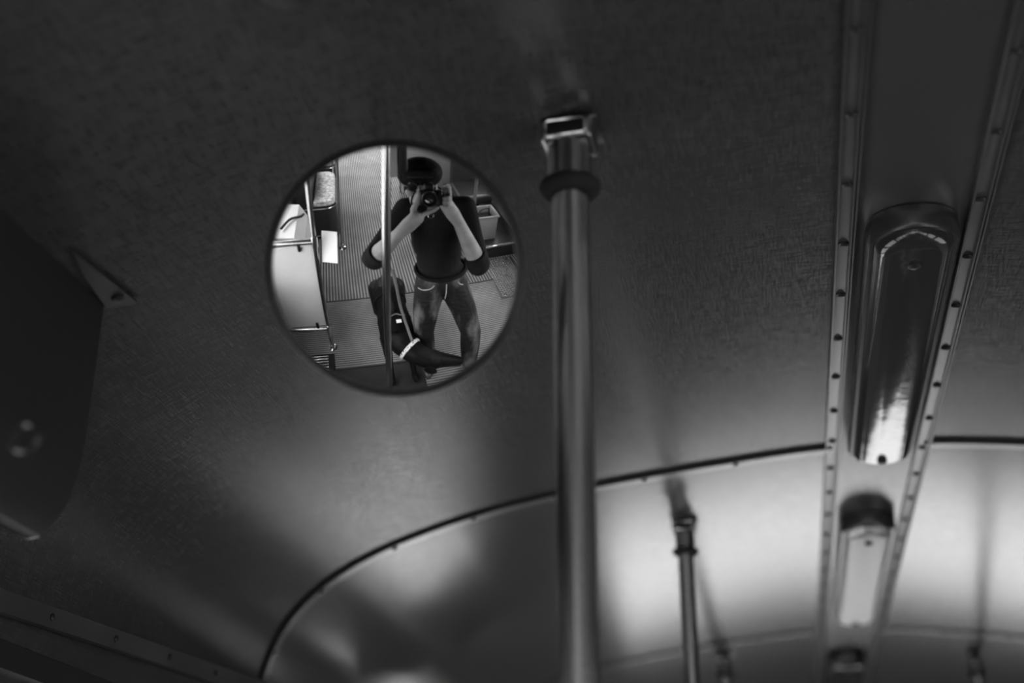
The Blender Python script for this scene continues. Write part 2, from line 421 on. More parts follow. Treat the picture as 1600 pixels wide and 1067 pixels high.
# ------------------------------------------------------------------ ceiling lamps
def stadium(x, ya, yb, hw, z, n=26, taper=0):
    pts = []
    for k in range(n+1):
        a = PI+k*PI/n; pts.append((x+hw*math.cos(a), ya+hw+hw*.9*math.sin(a), z))
    for k in range(n+1):
        a = k*PI/n; pts.append((x+hw*math.cos(a), yb-hw+hw*.9*math.sin(a), z))
    return pts
def loft(m, loops):
    R = [[m.bm.verts.new(p) for p in l] for l in loops]; n = len(R[0])
    for i in range(len(R)-1):
        for k in range(n): m.bm.faces.new((R[i][k], R[i][(k+1) % n], R[i+1][(k+1) % n], R[i+1][k]))
    m.bm.faces.new(R[0]); m.bm.faces.new(R[-1][::-1]); return m
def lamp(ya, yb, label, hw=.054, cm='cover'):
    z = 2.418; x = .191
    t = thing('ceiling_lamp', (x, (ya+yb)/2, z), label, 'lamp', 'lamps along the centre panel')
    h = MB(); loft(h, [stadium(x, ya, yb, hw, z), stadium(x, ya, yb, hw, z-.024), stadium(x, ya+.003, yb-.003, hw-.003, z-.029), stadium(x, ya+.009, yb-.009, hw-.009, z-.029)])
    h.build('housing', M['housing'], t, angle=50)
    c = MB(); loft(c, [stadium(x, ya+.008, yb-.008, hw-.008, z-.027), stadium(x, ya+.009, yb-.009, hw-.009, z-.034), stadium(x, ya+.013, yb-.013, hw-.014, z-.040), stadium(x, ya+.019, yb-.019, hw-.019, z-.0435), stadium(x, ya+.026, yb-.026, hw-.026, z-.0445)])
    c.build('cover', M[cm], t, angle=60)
    for y in (ya+.075, yb-.05):
        MB().lathe((x, y, z-.0435), (0, 0, -1), [(0, 0), (.008, 0), (.008, .004), (.005, .006), (0, .0065)], 18).build('knob', M['screw'], t)
lamp(1.505, 2.375, 'nearest unlit oblong ceiling lamp between the screwed trims, above the arch')
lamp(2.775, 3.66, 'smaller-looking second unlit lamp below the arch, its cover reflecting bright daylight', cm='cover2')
lamp(4.19, 5.05, 'dim farthest lamp cut off by the bottom edge, mostly its near end showing')

# ------------------------------------------------------------------ where a line of sight meets the ceiling or an upright plane (used once, to find real positions)
def ray(px, py):
    return (FWD*2222.2+RGT*(px-800)+UPV*(533.5-py)).normalized()
def at_y(px, py, y):
    d = ray(px, py); return CAM+d*((y-CAM.y)/d.y)
def on_ceiling(px, py):
    d = ray(px, py); t = .3
    while t < 8:
        p = CAM+d*t
        if p.z > ceil_z(p.x): break
        t += .002
    return CAM+d*t

# ------------------------------------------------------------------ handrail poles
def pole(x, y, r, label, xb=None, yaw=-3, zfoot=0, bracket=True, group='handrail poles hanging from the ceiling'):
    xb = x if xb is None else xb
    zc = ceil_z(x); t = thing('handrail_pole', (xb, y, 0), label, 'pole', group)
    top = Vector((x, y, zc)); base = Vector((xb, y, .012)); d = (top-base).normalized()
    MB().tube([base, top-d*.045], r, 32).build('tube', M['steel'], t)
    MB().lathe(base-d*.012, d, [(0, 0), (r*2.3, 0), (r*2.3, .006), (r*1.5, .012), (r*1.25, .03), (r*1.2, .05), (r, .05)], 32).build('foot', M['chrome'], t)
    if bracket:
        R = Matrix.Rotation(math.radians(yaw), 3, 'Z'); w = r*2.95
        f = r/.018
        MB().tube([top-d*.072*f, top-d*.022*f], r*1.22, 32).build('socket', M['dull'], t)
        MB().lathe(top-d*.081*f, d, [(r, -.001), (r*1.38, 0), (r*1.62, .004*f), (r*1.70, .008*f), (r*1.62, .012*f), (r*1.35, .015*f), (r, .0155*f)], 36).build('collar', M['softblack'], t)
        X = Matrix.Translation(top-Vector((0, 0, .0145*f))) @ R.to_4x4()
        b = MB(); b.box((0, 0, 0), (w, w*.85, .028*f), bev=.006*f, seg=3)
        blk = b.build('bracket', M['dull'], t); blk.data.transform(X)
        i = MB(); i.box((0, -w*.425, -.001), (w-.016*f, .003, .015*f), bev=.001)
        ins = i.build('inset', M['black'], blk); ins.data.transform(X); ins.matrix_parent_inverse = Matrix.Identity(4)
        hw_, hh_ = w/2-.0065*f, .0085*f
        i = MB(); i.tube([(hw_*cx_, -w*.427, -.001+hh_*cz_) for cx_, cz_ in ((-1, -.7), (-.85, -1), (.85, -1), (1, -.7), (1, .7), (.85, 1), (-.85, 1), (-1, .7))], .0017*f, 8, closed=True)
        ins = i.build('inset_rim', M['chrome'], blk); ins.data.transform(X); ins.matrix_parent_inverse = Matrix.Identity(4)
        p = MB(); p.box((.004, .008, 0), (w*1.02, w*1.0, .004), bev=.0015)
        pl = p.build('ceiling_plate', M['dull'], t); pl.data.transform(Matrix.Translation(top-Vector((0, 0, .003))) @ R.to_4x4())
    return t
def spot(px, py): c = on_ceiling(px, py); return c.x, c.y
pole(*spot(889, 194), .0180, 'nearest thick upright handrail pole with black collar, right of the mirror')
pole(*spot(1069, 814), .0150, 'thinner handrail pole below the arch, second along the left row')
pole(*spot(1131, 1019), .0150, 'farthest left handrail pole, only its bracket and collar above the bottom edge')
pole(*spot(1522, 1018), .0150, 'handrail pole at the bottom right, only its bracket and collar showing')
pr = pole(-.178, .06, .0215, 'handrail pole reflected in the mirror, in front of the photographer', xb=-.285)
MB().box((-.176, .055, 1.86), (.032, .05, .15), bev=.006).build('grey_box', M['crate'], pr)
MB().box((-.138, .05, 1.87), (.04, .06, .14), bev=.012).build('black_box', M['black'], pr)

# ------------------------------------------------------------------ convex mirror
RC = Vector((-.32365, 1.14107, 2.20057)); SC = Vector((-.46788, 1.82896, 2.66390)); RAD = .85; RR = .1176
N = (RC-SC).normalized()
mir = thing('convex_mirror', RC-N*.03, 'round convex mirror in a black rim, hung under the ceiling beside the pole', 'mirror')
a = N.cross(Vector((0, 0, 1))).normalized(); b = a.cross(N)
g = MB(); rings = [[g.bm.verts.new(SC+N*RAD)]]; NU, NV = 160, 40; amax = math.asin((RR-.0015)/RAD)
for i in range(1, NV+1):
    th = amax*i/NV
    rings.append([g.bm.verts.new(SC+(N*math.cos(th)+(a*math.cos(k*2*PI/NU)+b*math.sin(k*2*PI/NU))*math.sin(th))*RAD) for k in range(NU)])
for k in range(NU): g.bm.faces.new((rings[0][0], rings[1][k], rings[1][(k+1) % NU]))
for i in range(1, NV):
    for k in range(NU): g.bm.faces.new((rings[i][k], rings[i][(k+1) % NU], rings[i+1][(k+1) % NU], rings[i+1][k]))
go = g.build('mirror_glass', M['mirror'], mir)
if go.data.polygons[0].normal.dot(N) < 0: go.data.flip_normals()
MB().lathe(RC, N, [(.1125, .0015), (.1135, .004), (.1165, .0052), (.1192, .003), (.1197, -.002), (.1190, -.008), (.1150, -.011), (.1125, -.004), (.1125, .0015)], 96).build('rim', M['black'], mir)
MB().lathe(RC, N, [(.114, -.004), (.113, -.010), (.09, -.022), (.045, -.028), (0, -.029)], 64).build('back_shell', M['black'], mir)
tp = Vector((-.375, 1.29, ceil_z(-.375)))
MB().tube(bez([RC-N*.026, RC-N*.06+Vector((0, 0, .01)), tp-Vector((0, 0, .03)), tp], 6), .008, 14).build('bracket_arm', M['darkpaint'], mir)
MB().lathe(tp+Vector((0, 0, .001)), (0, 0, -1), [(0, 0), (.028, 0), (.028, .004), (.012, .008), (0, .008)], 28).build('mounting_disc', M['darkpaint'], mir)

bx = thing('equipment_box', (-.8, 1.15, 2.2), 'large black equipment box fixed to the ceiling cove at the left edge', 'box')
YB_ = 1.30
face = [at_y(x, y, YB_) for x, y in ((163, 474), (152, 560), (134, 690), (122, 745), (104, 790), (84, 818), (62, 836), (44, 838), (-6, 816))]
face += [Vector((-.90, YB_, face[-1].z+.03)), Vector((-.90, YB_, 2.02)), Vector((-.865, YB_, 2.13)), Vector((-.80, YB_, 2.215)), Vector((-.73, YB_, 2.262))]
MB().prism(face, (0, -.34, 0)).build('case', M['darkpaint'], bx, angle=30)
lp = [at_y(x, y, YB_+.002) for x, y in ((62, 836), (44, 840), (-6, 817))]
MB().tube(lp, .0022, 8).build('bottom_lip', M['trim'], bx)
kp = at_y(36, 680, YB_-.345)
MB().lathe(Vector((kp.x, YB_-.339, kp.z)), (0, -1, 0), [(.0125, 0), (.014, .003), (.0125, .006), (.0095, .006), (.009, .003), (.009, 0)], 24).build('ring', M['screw'], bx)
P = [on_ceiling(214, 466), on_ceiling(112, 386), on_ceiling(130, 425), on_ceiling(165, 474)]
P = [p-Vector((0, 0, .002)) for p in P]
MB().prism(P, (.002, 0, -.004)).build('flange', M['trim'], bx)
q = on_ceiling(180, 458); screw(q-Vector((-.004, 0, .007)), (.35, 0, -.93), bx, s=1.1)

tv = on_ceiling(445, -22)
dv = thing('ceiling_fitting', tv, 'small dark round ceiling fitting cut off by the top edge', 'fitting')
MB().lathe(tv+Vector((0, 0, .002)), (.1, 0, -1), [(0, 0), (.03, 0), (.03, .004), (.02, .010), (0, .011)], 32).build('cap', M['black'], dv)

# ------------------------------------------------------------------ left side seen in the mirror
sc = thing('wind_screen', (-.68, -.48, 0), 'pale wind screen panel held in steel tubes beside the door', 'partition')
def lx(z, b=-.69, s=.055): return b+s*z
MB().tube([(lx(0), -.48, .02), (lx(2.28), -.48, 2.305)], .017, 24).build('upright', M['steel'], sc)
MB().lathe((lx(0), -.48, .006), (0, 0, 1), [(0, 0), (.04, 0), (.04, .005), (.022, .012), (.021, .05), (.017, .05)], 28).build('foot', M['chrome'], sc)
for z, r in ((1.12, .019), (.27, .016)):
    MB().tube([(-1.055, -.49, z), (lx(z), -.48, z)], r, 20).build('crossbar', M['steel'], sc)
    MB().tube([(lx(z-.04), -.48, z-.04), (lx(z+.04), -.48, z+.04)], .0225, 24).build('joint', M['chrome'], sc)
MB().prism([(-1.056, -.49, .30), (lx(.3)+.002, -.49, .30), (lx(1.08)+.002, -.49, 1.08), (-1.056, -.49, 1.08)], (0, -.010, 0)).build('panel', M['white'], sc)
for xx, z in ((-.74, 1.08), (-.76, .31)):
    MB().box((xx, -.482, z), (.022, .02, .06), bev=.006).build('clamp', M['black'], sc)
pp = MB(); pp.box((0, 0, 0), (.105, .0015, .22))
ob = pp.build('notice_sheet', M['paper']); ob.location = (-.540, -.50, 1.05); ob.rotation_euler = (math.radians(16), math.radians(3), math.radians(14))
tag(ob, 'blank white paper sheet sticking out from the wind screen pole', 'paper')
pb = thing('seat_pole', (-.53, -1.9, 0), 'slim steel pole standing on the ribbed floor beside the black seat', 'pole')
MB().tube([(-.53, -1.9, .02), (-.42, -1.9, 2.34)], .0165, 20).build('tube', M['steel'], pb)
MB().lathe((-.53, -1.9, .005), (0, 0, 1), [(0, 0), (.042, 0), (.042, .006), (.023, .012), (.022, .07), (.0165, .07)], 24).build('foot', M['chrome'], pb)

def rounded_rect(x0, x1, y0, y1, r, z, n=8):
    pts = []
    for cx_, cy_, a0 in ((x1-r, y1-r, 0), (x0+.02, y1-.02, PI/2), (x0+.02, y0+.02, PI), (x1-r, y0+r, 1.5*PI)):
        rr = r if cx_ == x1-r else .02
        for k in range(n+1):
            a = a0+k*PI/2/n; pts.append((cx_+rr*math.cos(a), cy_+rr*math.sin(a), z))
    return pts
def bench(x0, x1, y0, y1, label, z=.45, flip=False):
    t = thing('bench_seat', ((x0+x1)/2, (y0+y1)/2, 0), label, 'seat', 'black bench seats with pale cushions')
    m = MB(); loft(m, [rounded_rect(x0, x1, y0, y1, .13, .012), rounded_rect(x0, x1, y0, y1, .13, z)]); m.build('base', M['seatblack'], t)
    for zz in (.06, z-.03):
        MB().tube(rounded_rect(x0-.003, x1+.003, y0-.003, y1+.003, .133, zz), .0085, 8, closed=True).build('edge_trim', M['chrome'], t)
    m = MB(); loft(m, [rounded_rect(x0+.22, x1-.01, y0+.01, y1-.01, .10, z), rounded_rect(x0+.22, x1-.01, y0+.01, y1-.01, .10, z+.05), rounded_rect(x0+.24, x1-.03, y0+.03, y1-.03, .1, z+.07)]); m.build('cushion', M['cushion'], t)
    MB().box((x0+.115, (y0+y1)/2, z+.17), (.20, y1-y0-.02, .36), bev=.03, seg=3).build('backrest', M['seatblack'], t)
    MB().tube(bez([(x1-.03, y0+.06, z+.05), (x1-.02, y0+.06, z+.4), (x1-.05, y0+.06, z+.6), (x0+.1, y0+.06, z+.62)], 6), .011, 12).build('grab_rail', M['chrome'], t)
    return t
bench(-1.03, -.55, -2.95, -2.12, 'black rounded bench seat with pale cushion behind the wind screen')
bench(-1.03, -.55, -4.1, -3.25, 'black bench seat at the far left, behind the seat nearest the screen')
cab = thing('white_console', (-.82, -1.2, 0), 'white sloping console under the left window behind the wind screen', 'console')
MB().prism([(-1.05, -1.5, 0.012), (-.80, -1.5, .012), (-.80, -1.5, .72), (-.86, -1.5, .84), (-1.05, -1.5, .86)], (0, .55, 0)).build('body', M['white'], cab, smooth=False)
MB().tube(bez([(-.82, -1.42, .78), (-.83, -1.3, .83), (-.91, -1.2, .87), (-.97, -1.05, .88)], 8), .011, 10).build('cable', M['black'], cab)
dp = thing('floor_glint_plate', (-.82, -.2, 0), 'shiny metal plate added for the bright floor reflection by the door, below the screen', 'step plate')  # plate stands in for door light reflected on the bare floor
MB().box((-.80, -.30, .010), (.24, .22, .008), bev=.002).build('plate', M['blackgloss'], dp)
for k in range(7): MB().box((-.825, -.385+k*.028, .0155), (.185, .010, .004), bev=.001, seg=1).build('tread', M['chrome'], dp)

# right side seen in the mirror
stp = thing('rear_platform', (1.1, -2.0, 0), 'raised black platform with a bright nosing behind the checker plate', 'platform')
MB().box((1.17, -2.15, .095), (.51, 1.5, .175), bev=.004).build('body', M['seatblack'], stp)
MB().box((1.17, -1.392, .178), (.51, .03, .022), bev=.006).build('nosing', M['chrome'], stp)
cp = thing('checker_plate', (1.12, -1.08, 0), 'bright checker plate hatch screwed to the ribbed floor on the right', 'hatch')
MB().prism([(.94, -.76, .006), (1.30, -.76, .006), (1.30, -1.37, .006), (.99, -1.37, .006)], (0, 0, .008)).build('plate', M['plate'], cp, smooth=False)
dm = MB(); i = 0; y = -1.355
while y < -.775:
    x = .975+(.025 if i % 2 else 0)
    if y < -1.2: x += .025
    while x < 1.29:
        R = Matrix.Rotation(math.radians(45 if (i+int(x*40)) % 2 else -45), 3, 'Z')
        dm.box((x, y, .0148), (.021, .006, .003), rot=R, bev=.0012, seg=1); x += .025
    y += .0175; i += 1
tag(dm.build('tread', M['chrome'], cp), kind='stuff')
for x, y in ((1.0, -.80), (1.23, -.80), (1.02, -1.32), (1.23, -1.32), (1.12, -1.06)):
    MB().box((x, y, .0165), (.03, .008, .003)).build('slot', M['black'], cp)
sk = MB(); sk.box((1.41, -.9, .06), (.03, 2.2, .12), bev=.006)
tag(sk.build('baseboard_right', M['steel'], None), kind='structure')
cr_ = thing('storage_crate', (1.03, -1.62, .185), 'grey storage crate standing on the raised platform at the right', 'crate')
bm_ = MB(); 
for c, d in (((1.03, -1.52, .33), (.24, .012, .29)), ((1.03, -1.74, .33), (.24, .012, .29)), ((.915, -1.63, .33), (.012, .22, .29)), ((1.145, -1.63, .33), (.012, .22, .29)), ((1.03, -1.63, .195), (.24, .22, .015))): bm_.box(c, d, bev=.002)
bm_.build('body', M['crate'], cr_)
rm = MB()
for c, d in (((1.03, -1.512, .475), (.27, .02, .018)), ((1.03, -1.748, .475), (.27, .02, .018)), ((.903, -1.63, .475), (.02, .25, .018)), ((1.157, -1.63, .475), (.02, .25, .018))): rm.box(c, d, bev=.004)
rm.build('rim', M['crate'], cr_)
MB().box((1.03, -1.63, .40), (.2, .19, .02), bev=.006).build('lid', M['black'], cr_)
MB().tube(bez([(.96, -1.6, .42), (.98, -1.62, .5), (1.08, -1.64, .51), (1.1, -1.66, .42)], 6), .007, 10).build('strap', M['seatblack'], cr_)
rp_ = thing('platform_pole', (.86, -1.5, 0), 'bright steel pole beside the storage crate, behind his right arm', 'pole')
MB().tube([(.86, -1.5, .02), (.83, -1.5, 2.32)], .0175, 20).build('tube', M['steel'], rp_)
MB().lathe((.86, -1.5, .005), (0, 0, 1), [(0, 0), (.04, 0), (.04, .006), (.022, .012), (.022, .06), (.017, .06)], 24).build('foot', M['chrome'], rp_)
st = thing('passenger_seat', (1.05, -2.3, .185), 'black passenger seat with pale headrest cover on the raised platform', 'seat')
MB().box((1.08, -2.2, .42), (.42, .44, .12), bev=.04, seg=3).build('seat_cushion', M['seatblack'], st)
MB().box((1.08, -2.2, .27), (.12, .3, .17), bev=.01).build('pedestal', M['darkpaint'], st)
MB().box((1.08, -2.43, .75), (.42, .09, .62), bev=.04, seg=3).build('backrest', M['seatblack'], st)
MB().box((1.08, -2.42, .99), (.36, .105, .18), bev=.04, seg=3).build('headrest_cover', M['cushion'], st)
cb = thing('reflection_blocker', (-.18, 3.6, 0), 'added dark panel between two steel posts, unseen, blocking windscreen reflections in the ceiling', 'partition')  # added out of view to keep windscreen reflections off the ceiling cove
MB().box((-.20, 3.6, 1.15), (.74, .03, 1.71), bev=.006).build('panel', M['darkwall'], cb)
MB().box((-.545, 3.6, 2.012), (.33, .03, .11), bev=.006).build('upper_blocker', M['darkwall'], cb)  # added higher strip, blocks reflections that pass over the main panel
for xx in (-.57, .17): MB().tube([(xx, 3.6, .02), (xx, 3.6, 2.0)], .016, 18).build('post', M['steel'], cb)
es = thing('pale_reflector', (-.8, 4.7, 0), 'added pale slab on the floor near the front, unseen, brightening a ceiling reflection', 'reflector')  # added out of view so the left ceiling has something pale to reflect
MB().box((-.82, 4.62, .03), (.44, .62, .04), bev=.008).build('tread', M['white'], es)
hd = MB().tube(bez([(1.33, -1.45, .19), (1.32, -1.42, .30), (1.36, -1.38, .37), (1.41, -1.36, .40)], 6), .009, 12).build('grab_handle', M['chrome'])
tag(hd, 'short bent chrome grab handle beside the wall at the right', 'handle')
pt = thing('rear_partition', (.75, -3.1, 0), 'dark partition across the aisle behind the photographer, right half', 'partition')
MB().box((.86, -3.1, .80), (1.02, .05, 1.58), bev=.01).build('panel', M['crate'], pt)
MB().tube([(.35, -3.1, .02), (.35, -3.1, 2.40)], .018, 20).build('post', M['steel'], pt)
MB().tube([(.35, -3.1, 1.62), (1.38, -3.1, 1.62)], .016, 20).build('top_rail', M['steel'], pt)

# ------------------------------------------------------------------ the photographer
def loc(a, b, c): return CAM+RGT*a+UPV*b-FWD*c
man = thing('person', (.14, -.18, 0), 'person in dark cap, black shirt and jeans photographing himself in the mirror', 'person')
EL, WRL = Vector((-.275, -.10, 1.235)), Vector((-.150, -.015, 1.435))
ER, WRR = Vector((.290, -.005, 1.175)), Vector((.172, -.06, 1.435))
SL, SR = Vector((-.065, -.29, 1.405)), Vector((.27, -.25, 1.405))
HC = loc(-.040, .036, .268)
HR = Matrix((RGT, FWD, UPV)).transposed()              # head axes: x right, y forward, z up
def hp(x, y, z): return HC+HR @ Vector((x*1.1, y, z))
B = MB()
B.ell(hp(0, -.012, .03), (.076, .097, .095), HR); B.ell(hp(0, .022, -.045), (.058, .070, .07), HR); B.ell(hp(0, .055, -.088), (.030, .030, .026), HR)
B.capsule(hp(0, .085, .018), hp(0, .107, -.022), .010, .015); B.ell(hp(0, .099, -.030), (.019, .014, .010), HR)
for s in (-1, 1):
    B.ell(hp(.079*s, -.005, 0), (.009, .020, .033), HR); B.ell(hp(.048*s, .062, -.018), (.026, .022, .022), HR)
    B.ell(hp(.033*s, .080, .030), (.026, .012, .009), HR)
B.ell(hp(0, .088, -.057), (.026, .012, .007), HR); B.ell(hp(0, .085, -.067), (.023, .012, .008), HR)
NB = Vector((.09, -.285, 1.43))
B.chain([hp(0, -.03, -.06), NB], [.056, .062]); B.chain([NB, (.12, -.27, 1.2), (.14, -.23, .95)], [.07, .075, .085])
for s_, e_, w_ in ((SL, EL, WRL), (SR, ER, WRR)):
    B.chain([NB, s_], [.06, .052]); B.chain([s_, s_.lerp(e_, .45), e_], [.052, .046, .042])
    B.chain([e_, e_.lerp(w_, .3), e_.lerp(w_, .75), w_], [.043, .049, .037, .031])
LEG = {-1: [Vector((.055, -.20, .90)), Vector((.015, -.145, .50)), Vector((.055, -.175, .09))], 1: [Vector((.225, -.19, .90)), Vector((.335, -.065, .50)), Vector((.365, -.06, .09))]}
for s in (-1, 1):
    h, k, a_ = LEG[s]; B.chain([h, h.lerp(k, .5), k], [.07, .062, .048]); B.chain([k, k.lerp(a_, .3), a_], [.052, .055, .035])
    B.chain([(.14, -.22, .95), h], [.085, .07]); B.chain([a_, a_+Vector((.02*s, .12, -.05))], [.035, .028])
# hands.  left: palm cradles the lens from below; thumb up its left side, fingers under the barrel
def finger(pts, r0, r1): B.chain([Vector(p) for p in pts], [(r0+(r1-r0)*i/(len(pts)-1))*1.16 for i in range(len(pts))], 12)
PLm = loc(-.062, -.088, .035)
B.chain([WRL, WRL.lerp(PLm, .55), PLm], [.031, .037, .036]); 
Lk = [loc(-.042, -.074, .012), loc(-.042, -.079, .031), loc(-.043, -.083, .050), loc(-.045, -.083, .069)]
B.chain([Lk[0], Lk[3]], [.013, .013]); B.chain([PLm, Lk[0]], [.026, .014]); B.chain([PLm, Lk[3]], [.026, .014]); B.chain([PLm, Lk[2]], [.026, .014])
for i, k in enumerate(Lk):
    ln = (.92, 1.0, .95, .78)[i]; c = (.010, .030, .050, .069)[i]
    finger([k, loc(-.042+.036*ln, -.062-.003*i, c), loc(-.042+.064*ln, -.054, c), loc(-.042+.082*ln, -.040, c)], .0088, .0068)
finger([PLm+Vector((-.01, 0, 0)), loc(-.078, -.050, .030), loc(-.060, -.012, .022), loc(-.052, .022, .020)], .0150, .0085)
# right: palm on the grip, four fingers curled round its front, thumb behind
PRm = loc(.088, -.035, .118)
B.chain([WRR, WRR.lerp(PRm, .5), PRm], [.031, .037, .035])
for i in range(4):
    b = .030-.0205*i; k = loc(.101-.002*i, b, .104); ln = (1, 1, .95, .8)[i]
    B.chain([PRm, k], [.026, .0125])
    if i == 0: finger([k, loc(.100, .052, .092), loc(.083, .064, .080), loc(.066, .060, .074)], .0095, .0072)
    else: finger([k, loc(.103, b-.004, .080), loc(.090, b-.006, .066), loc(.068+.012*(1-ln), b-.008, .067)], .0095, .0072)
finger([loc(.096, -.02, .135), loc(.088, .012, .158), loc(.064, .022, .162), loc(.044, .020, .160)], .0140, .0085)
bodyo = B.build('body', M['skin'], man); remesh(bodyo, .0042, 3)
# clothes
Sh = MB()
Sh.ell((.10, -.285, 1.37), (.175, .105, .09)); Sh.ell((.115, -.27, 1.24), (.158, .112, .24)); Sh.ell((.13, -.25, 1.08), (.142, .11, .24)); Sh.capsule((.12, -.262, 1.22), (.135, -.245, 1.04), .118, .112); Sh.ell((.14, -.23, .97), (.155, .118, .10))
Sh.chain([NB+Vector((0, 0, .005)), NB-Vector((0, 0, .08))], [.072, .10])
for s_, e_ in ((SL, EL), (SR, ER)):
    Sh.chain([NB-Vector((0, 0, .03)), s_], [.07, .068]); d = (e_-s_).normalized()
    Sh.chain([s_, s_.lerp(e_, .5), e_-d*.005], [.068, .062, .066])
Sh.chain([EL+Vector((-.01, -.01, -.005)), EL.lerp(WRL, .10)], [.058, .056]); Sh.chain([ER+Vector((.0, -.01, -.01)), ER.lerp(WRR, .12)], [.064, .060])
sho = Sh.build('shirt', M['cloth'], man); remesh(sho, .007, 3)
for e_, w_ in ((EL, WRL), (ER, WRR)):
    d = (w_-e_).normalized(); c = e_.lerp(w_, .20)
    MB().lathe(c, d, [(.040, -.03), (.058, -.03), (.064, -.012), (.062, .006), (.052, .012), (.044, .004), (.040, -.03)], 28).build('rolled_cuff', M['cloth'], sho)
J = MB(); J.ell((.14, -.215, .93), (.165, .120, .10)); J.ell((.14, -.225, .87), (.165, .112, .08))
for s in (-1, 1):
    h, k, a_ = LEG[s]; J.chain([h+Vector((.01*-s, 0, -.02)), h.lerp(k, .5), k], [.100, .088, .072]); J.chain([k, k.lerp(a_, .35), a_.lerp(k, .05)+Vector((0, .0, .0))], [.072, .073, .062])
jo = J.build('jeans', M['denim'], man); remesh(jo, .007, 2)
MB().tube([( .14+.160*math.cos(t), -.228+.122*math.sin(t), 1.0) for t in [k*2*PI/40 for k in range(40)]], .013, 8, closed=True).build('belt', M['vest'], jo)
for s in (-1, 1):
    cx_ = .14+s*.115
    pts = [(cx_+s*.052*math.cos(t)+s*.0, -.215+.125*math.sqrt(max(0, 1-((cx_+s*.052*math.cos(t)-.14)/.172)**2))+.004, .985-.075*math.sin(t)) for t in [PI*.5+k*PI*.5/8 for k in range(9)]][::-1]
    pts = [(.14+s*(.075+.085*u), -.215+.128*math.sqrt(max(.02, 1-((.075+.085*u)/.175)**2)), .975-.06*math.sin(u*PI/2)**.7) for u in [k/10 for k in range(11)]]
    MB().tube(pts, .0028, 6).build('pocket_seam', M['seam'], jo)
MB().tube([(.14, -.094, .975), (.143, -.097, .90), (.14, -.105, .84)], .003, 6).build('fly_seam', M['seam'], jo)
for s in (-1, 1):
    a_ = LEG[s][2]; t = Vector((.03*s, .17, 0)).normalized()
    q = MB(); q.ell(a_+t*.09+Vector((0, 0, -.032)), (.047, .085, .045), Matrix.Rotation(-math.atan2(t.x, t.y), 3, 'Z')); q.capsule(a_+Vector((0, 0, .03)), a_+Vector((0, 0, -.04)), .048, .046); q.ell(a_+t*.01+Vector((0, 0, -.045)), (.042, .075, .03), Matrix.Rotation(-math.atan2(t.x, t.y), 3, 'Z'))
    so = q.build('boot', M['leather'], man); remesh(so, .006, 2)
    for v in so.data.vertices: v.co.z = max(v.co.z, .010)
# cap, glasses, hair
C_ = MB(); C_.ell(hp(0, -.022, .080), (.126, .14, .088), HR @ Matrix.Rotation(math.radians(-8), 3, 'X')); C_.ell(hp(.0, .06, .082), (.100, .07, .034), HR); C_.ell(hp(0, -.03, .055), (.088, .105, .045), HR)
co = C_.build('cap', M['cap'], man); remesh(co, .005, 3)
MB().ell(hp(0, .085, .058), (.070, .045, .009), HR @ Matrix.Rotation(math.radians(14), 3, 'X')).build('peak', M['blackgloss'], co)
H_ = MB(); H_.ell(hp(0, -.028, .010), (.083, .092, .065), HR); ho = H_.build('hair', M['cap'], man)
bd = MB(); bd.ell(hp(0, .040, -.083), (.046, .052, .040), HR); bd.build('beard', M['cap'], man)
G = thing('glasses', hp(0, .1, .01), None); G.parent = man; G.location = Vector(hp(0, .1, .01))-man.location
for s in (-1, 1):
    cc = hp(.036*s, .108, .012)
    MB().tube([cc+HR @ Vector((.025*math.cos(t), 0, .019*math.sin(t))) for t in [k*2*PI/24 for k in range(24)]], .0022, 8, closed=True).build('glasses_rim', M['blackgloss'], man)
    MB().tube([hp(.061*s, .107, .016), hp(.080*s, .06, .018), hp(.082*s, -.01, .012)], .002, 8).build('temple', M['blackgloss'], man)
    MB().lathe(cc, FWD, [(0, 0), (.023, 0), (.023, .001), (0, .001)], 24).build('spectacle_lens', M['lens'], man)
bpy.data.objects.remove(G)
# the camera he holds; its front element sits just behind the point the picture is taken from
ph = thing('photo_camera', loc(0, 0, .12), 'black photo camera held up to his face with both hands', 'camera')
Q = Matrix((RGT, UPV, -FWD)).transposed()
c = MB(); c.box((.008, -.004, 0), (.118, .078, .040), bev=.010, seg=3); c.box((.052, -.002, -.018), (.030, .078, .038), bev=.010, seg=3)
for v in c.bm.verts: v.co = Q @ v.co + loc(0, .002, .118)
c.build('camera_body', M['blackgloss'], ph)
c = MB(); c.box((0, .052, 0), (.050, .030, .048), bev=.009, seg=3); c.box((0, .040, .026), (.036, .026, .016), bev=.005)
for v in c.bm.verts: v.co = Q @ v.co + loc(0, .002, .118)
c.build('viewfinder', M['blackgloss'], ph)
MB().lathe(loc(0, 0, .100), FWD, [(.026, 0), (.034, .002), (.035, .03), (.038, .034), (.038, .060), (.036, .064), (.037, .091), (.033, .092), (.030, .084), (.026, 0)], 48).build('lens_barrel', M['black'], ph)
MB().lathe(loc(0, 0, .020), FWD, [(0, .004), (.012, .0032), (.022, .001), (.029, -.003), (.029, -.006), (0, -.006)], 40).build('front_element', M['lens'], ph)
MB().tube(bez([loc(-.066, .03, .12), loc(-.085, -.03, .17), (-.02, -.17, 1.42), (.0, -.235, 1.49), (.06, -.36, 1.505), (.14, -.33, 1.50), (.17, -.22, 1.44), loc(.11, -.09, .16), loc(.068, .03, .125)], 8), .005, 8).build('strap', M['vest'], ph)
MB().tube([Vector((.045+.016*math.cos(t), -.148, 1.435+.011*math.sin(t))) for t in [k*2*PI/16 for k in range(16)]], .002, 6, closed=True).build('strap_ring', M['chrome'], ph)

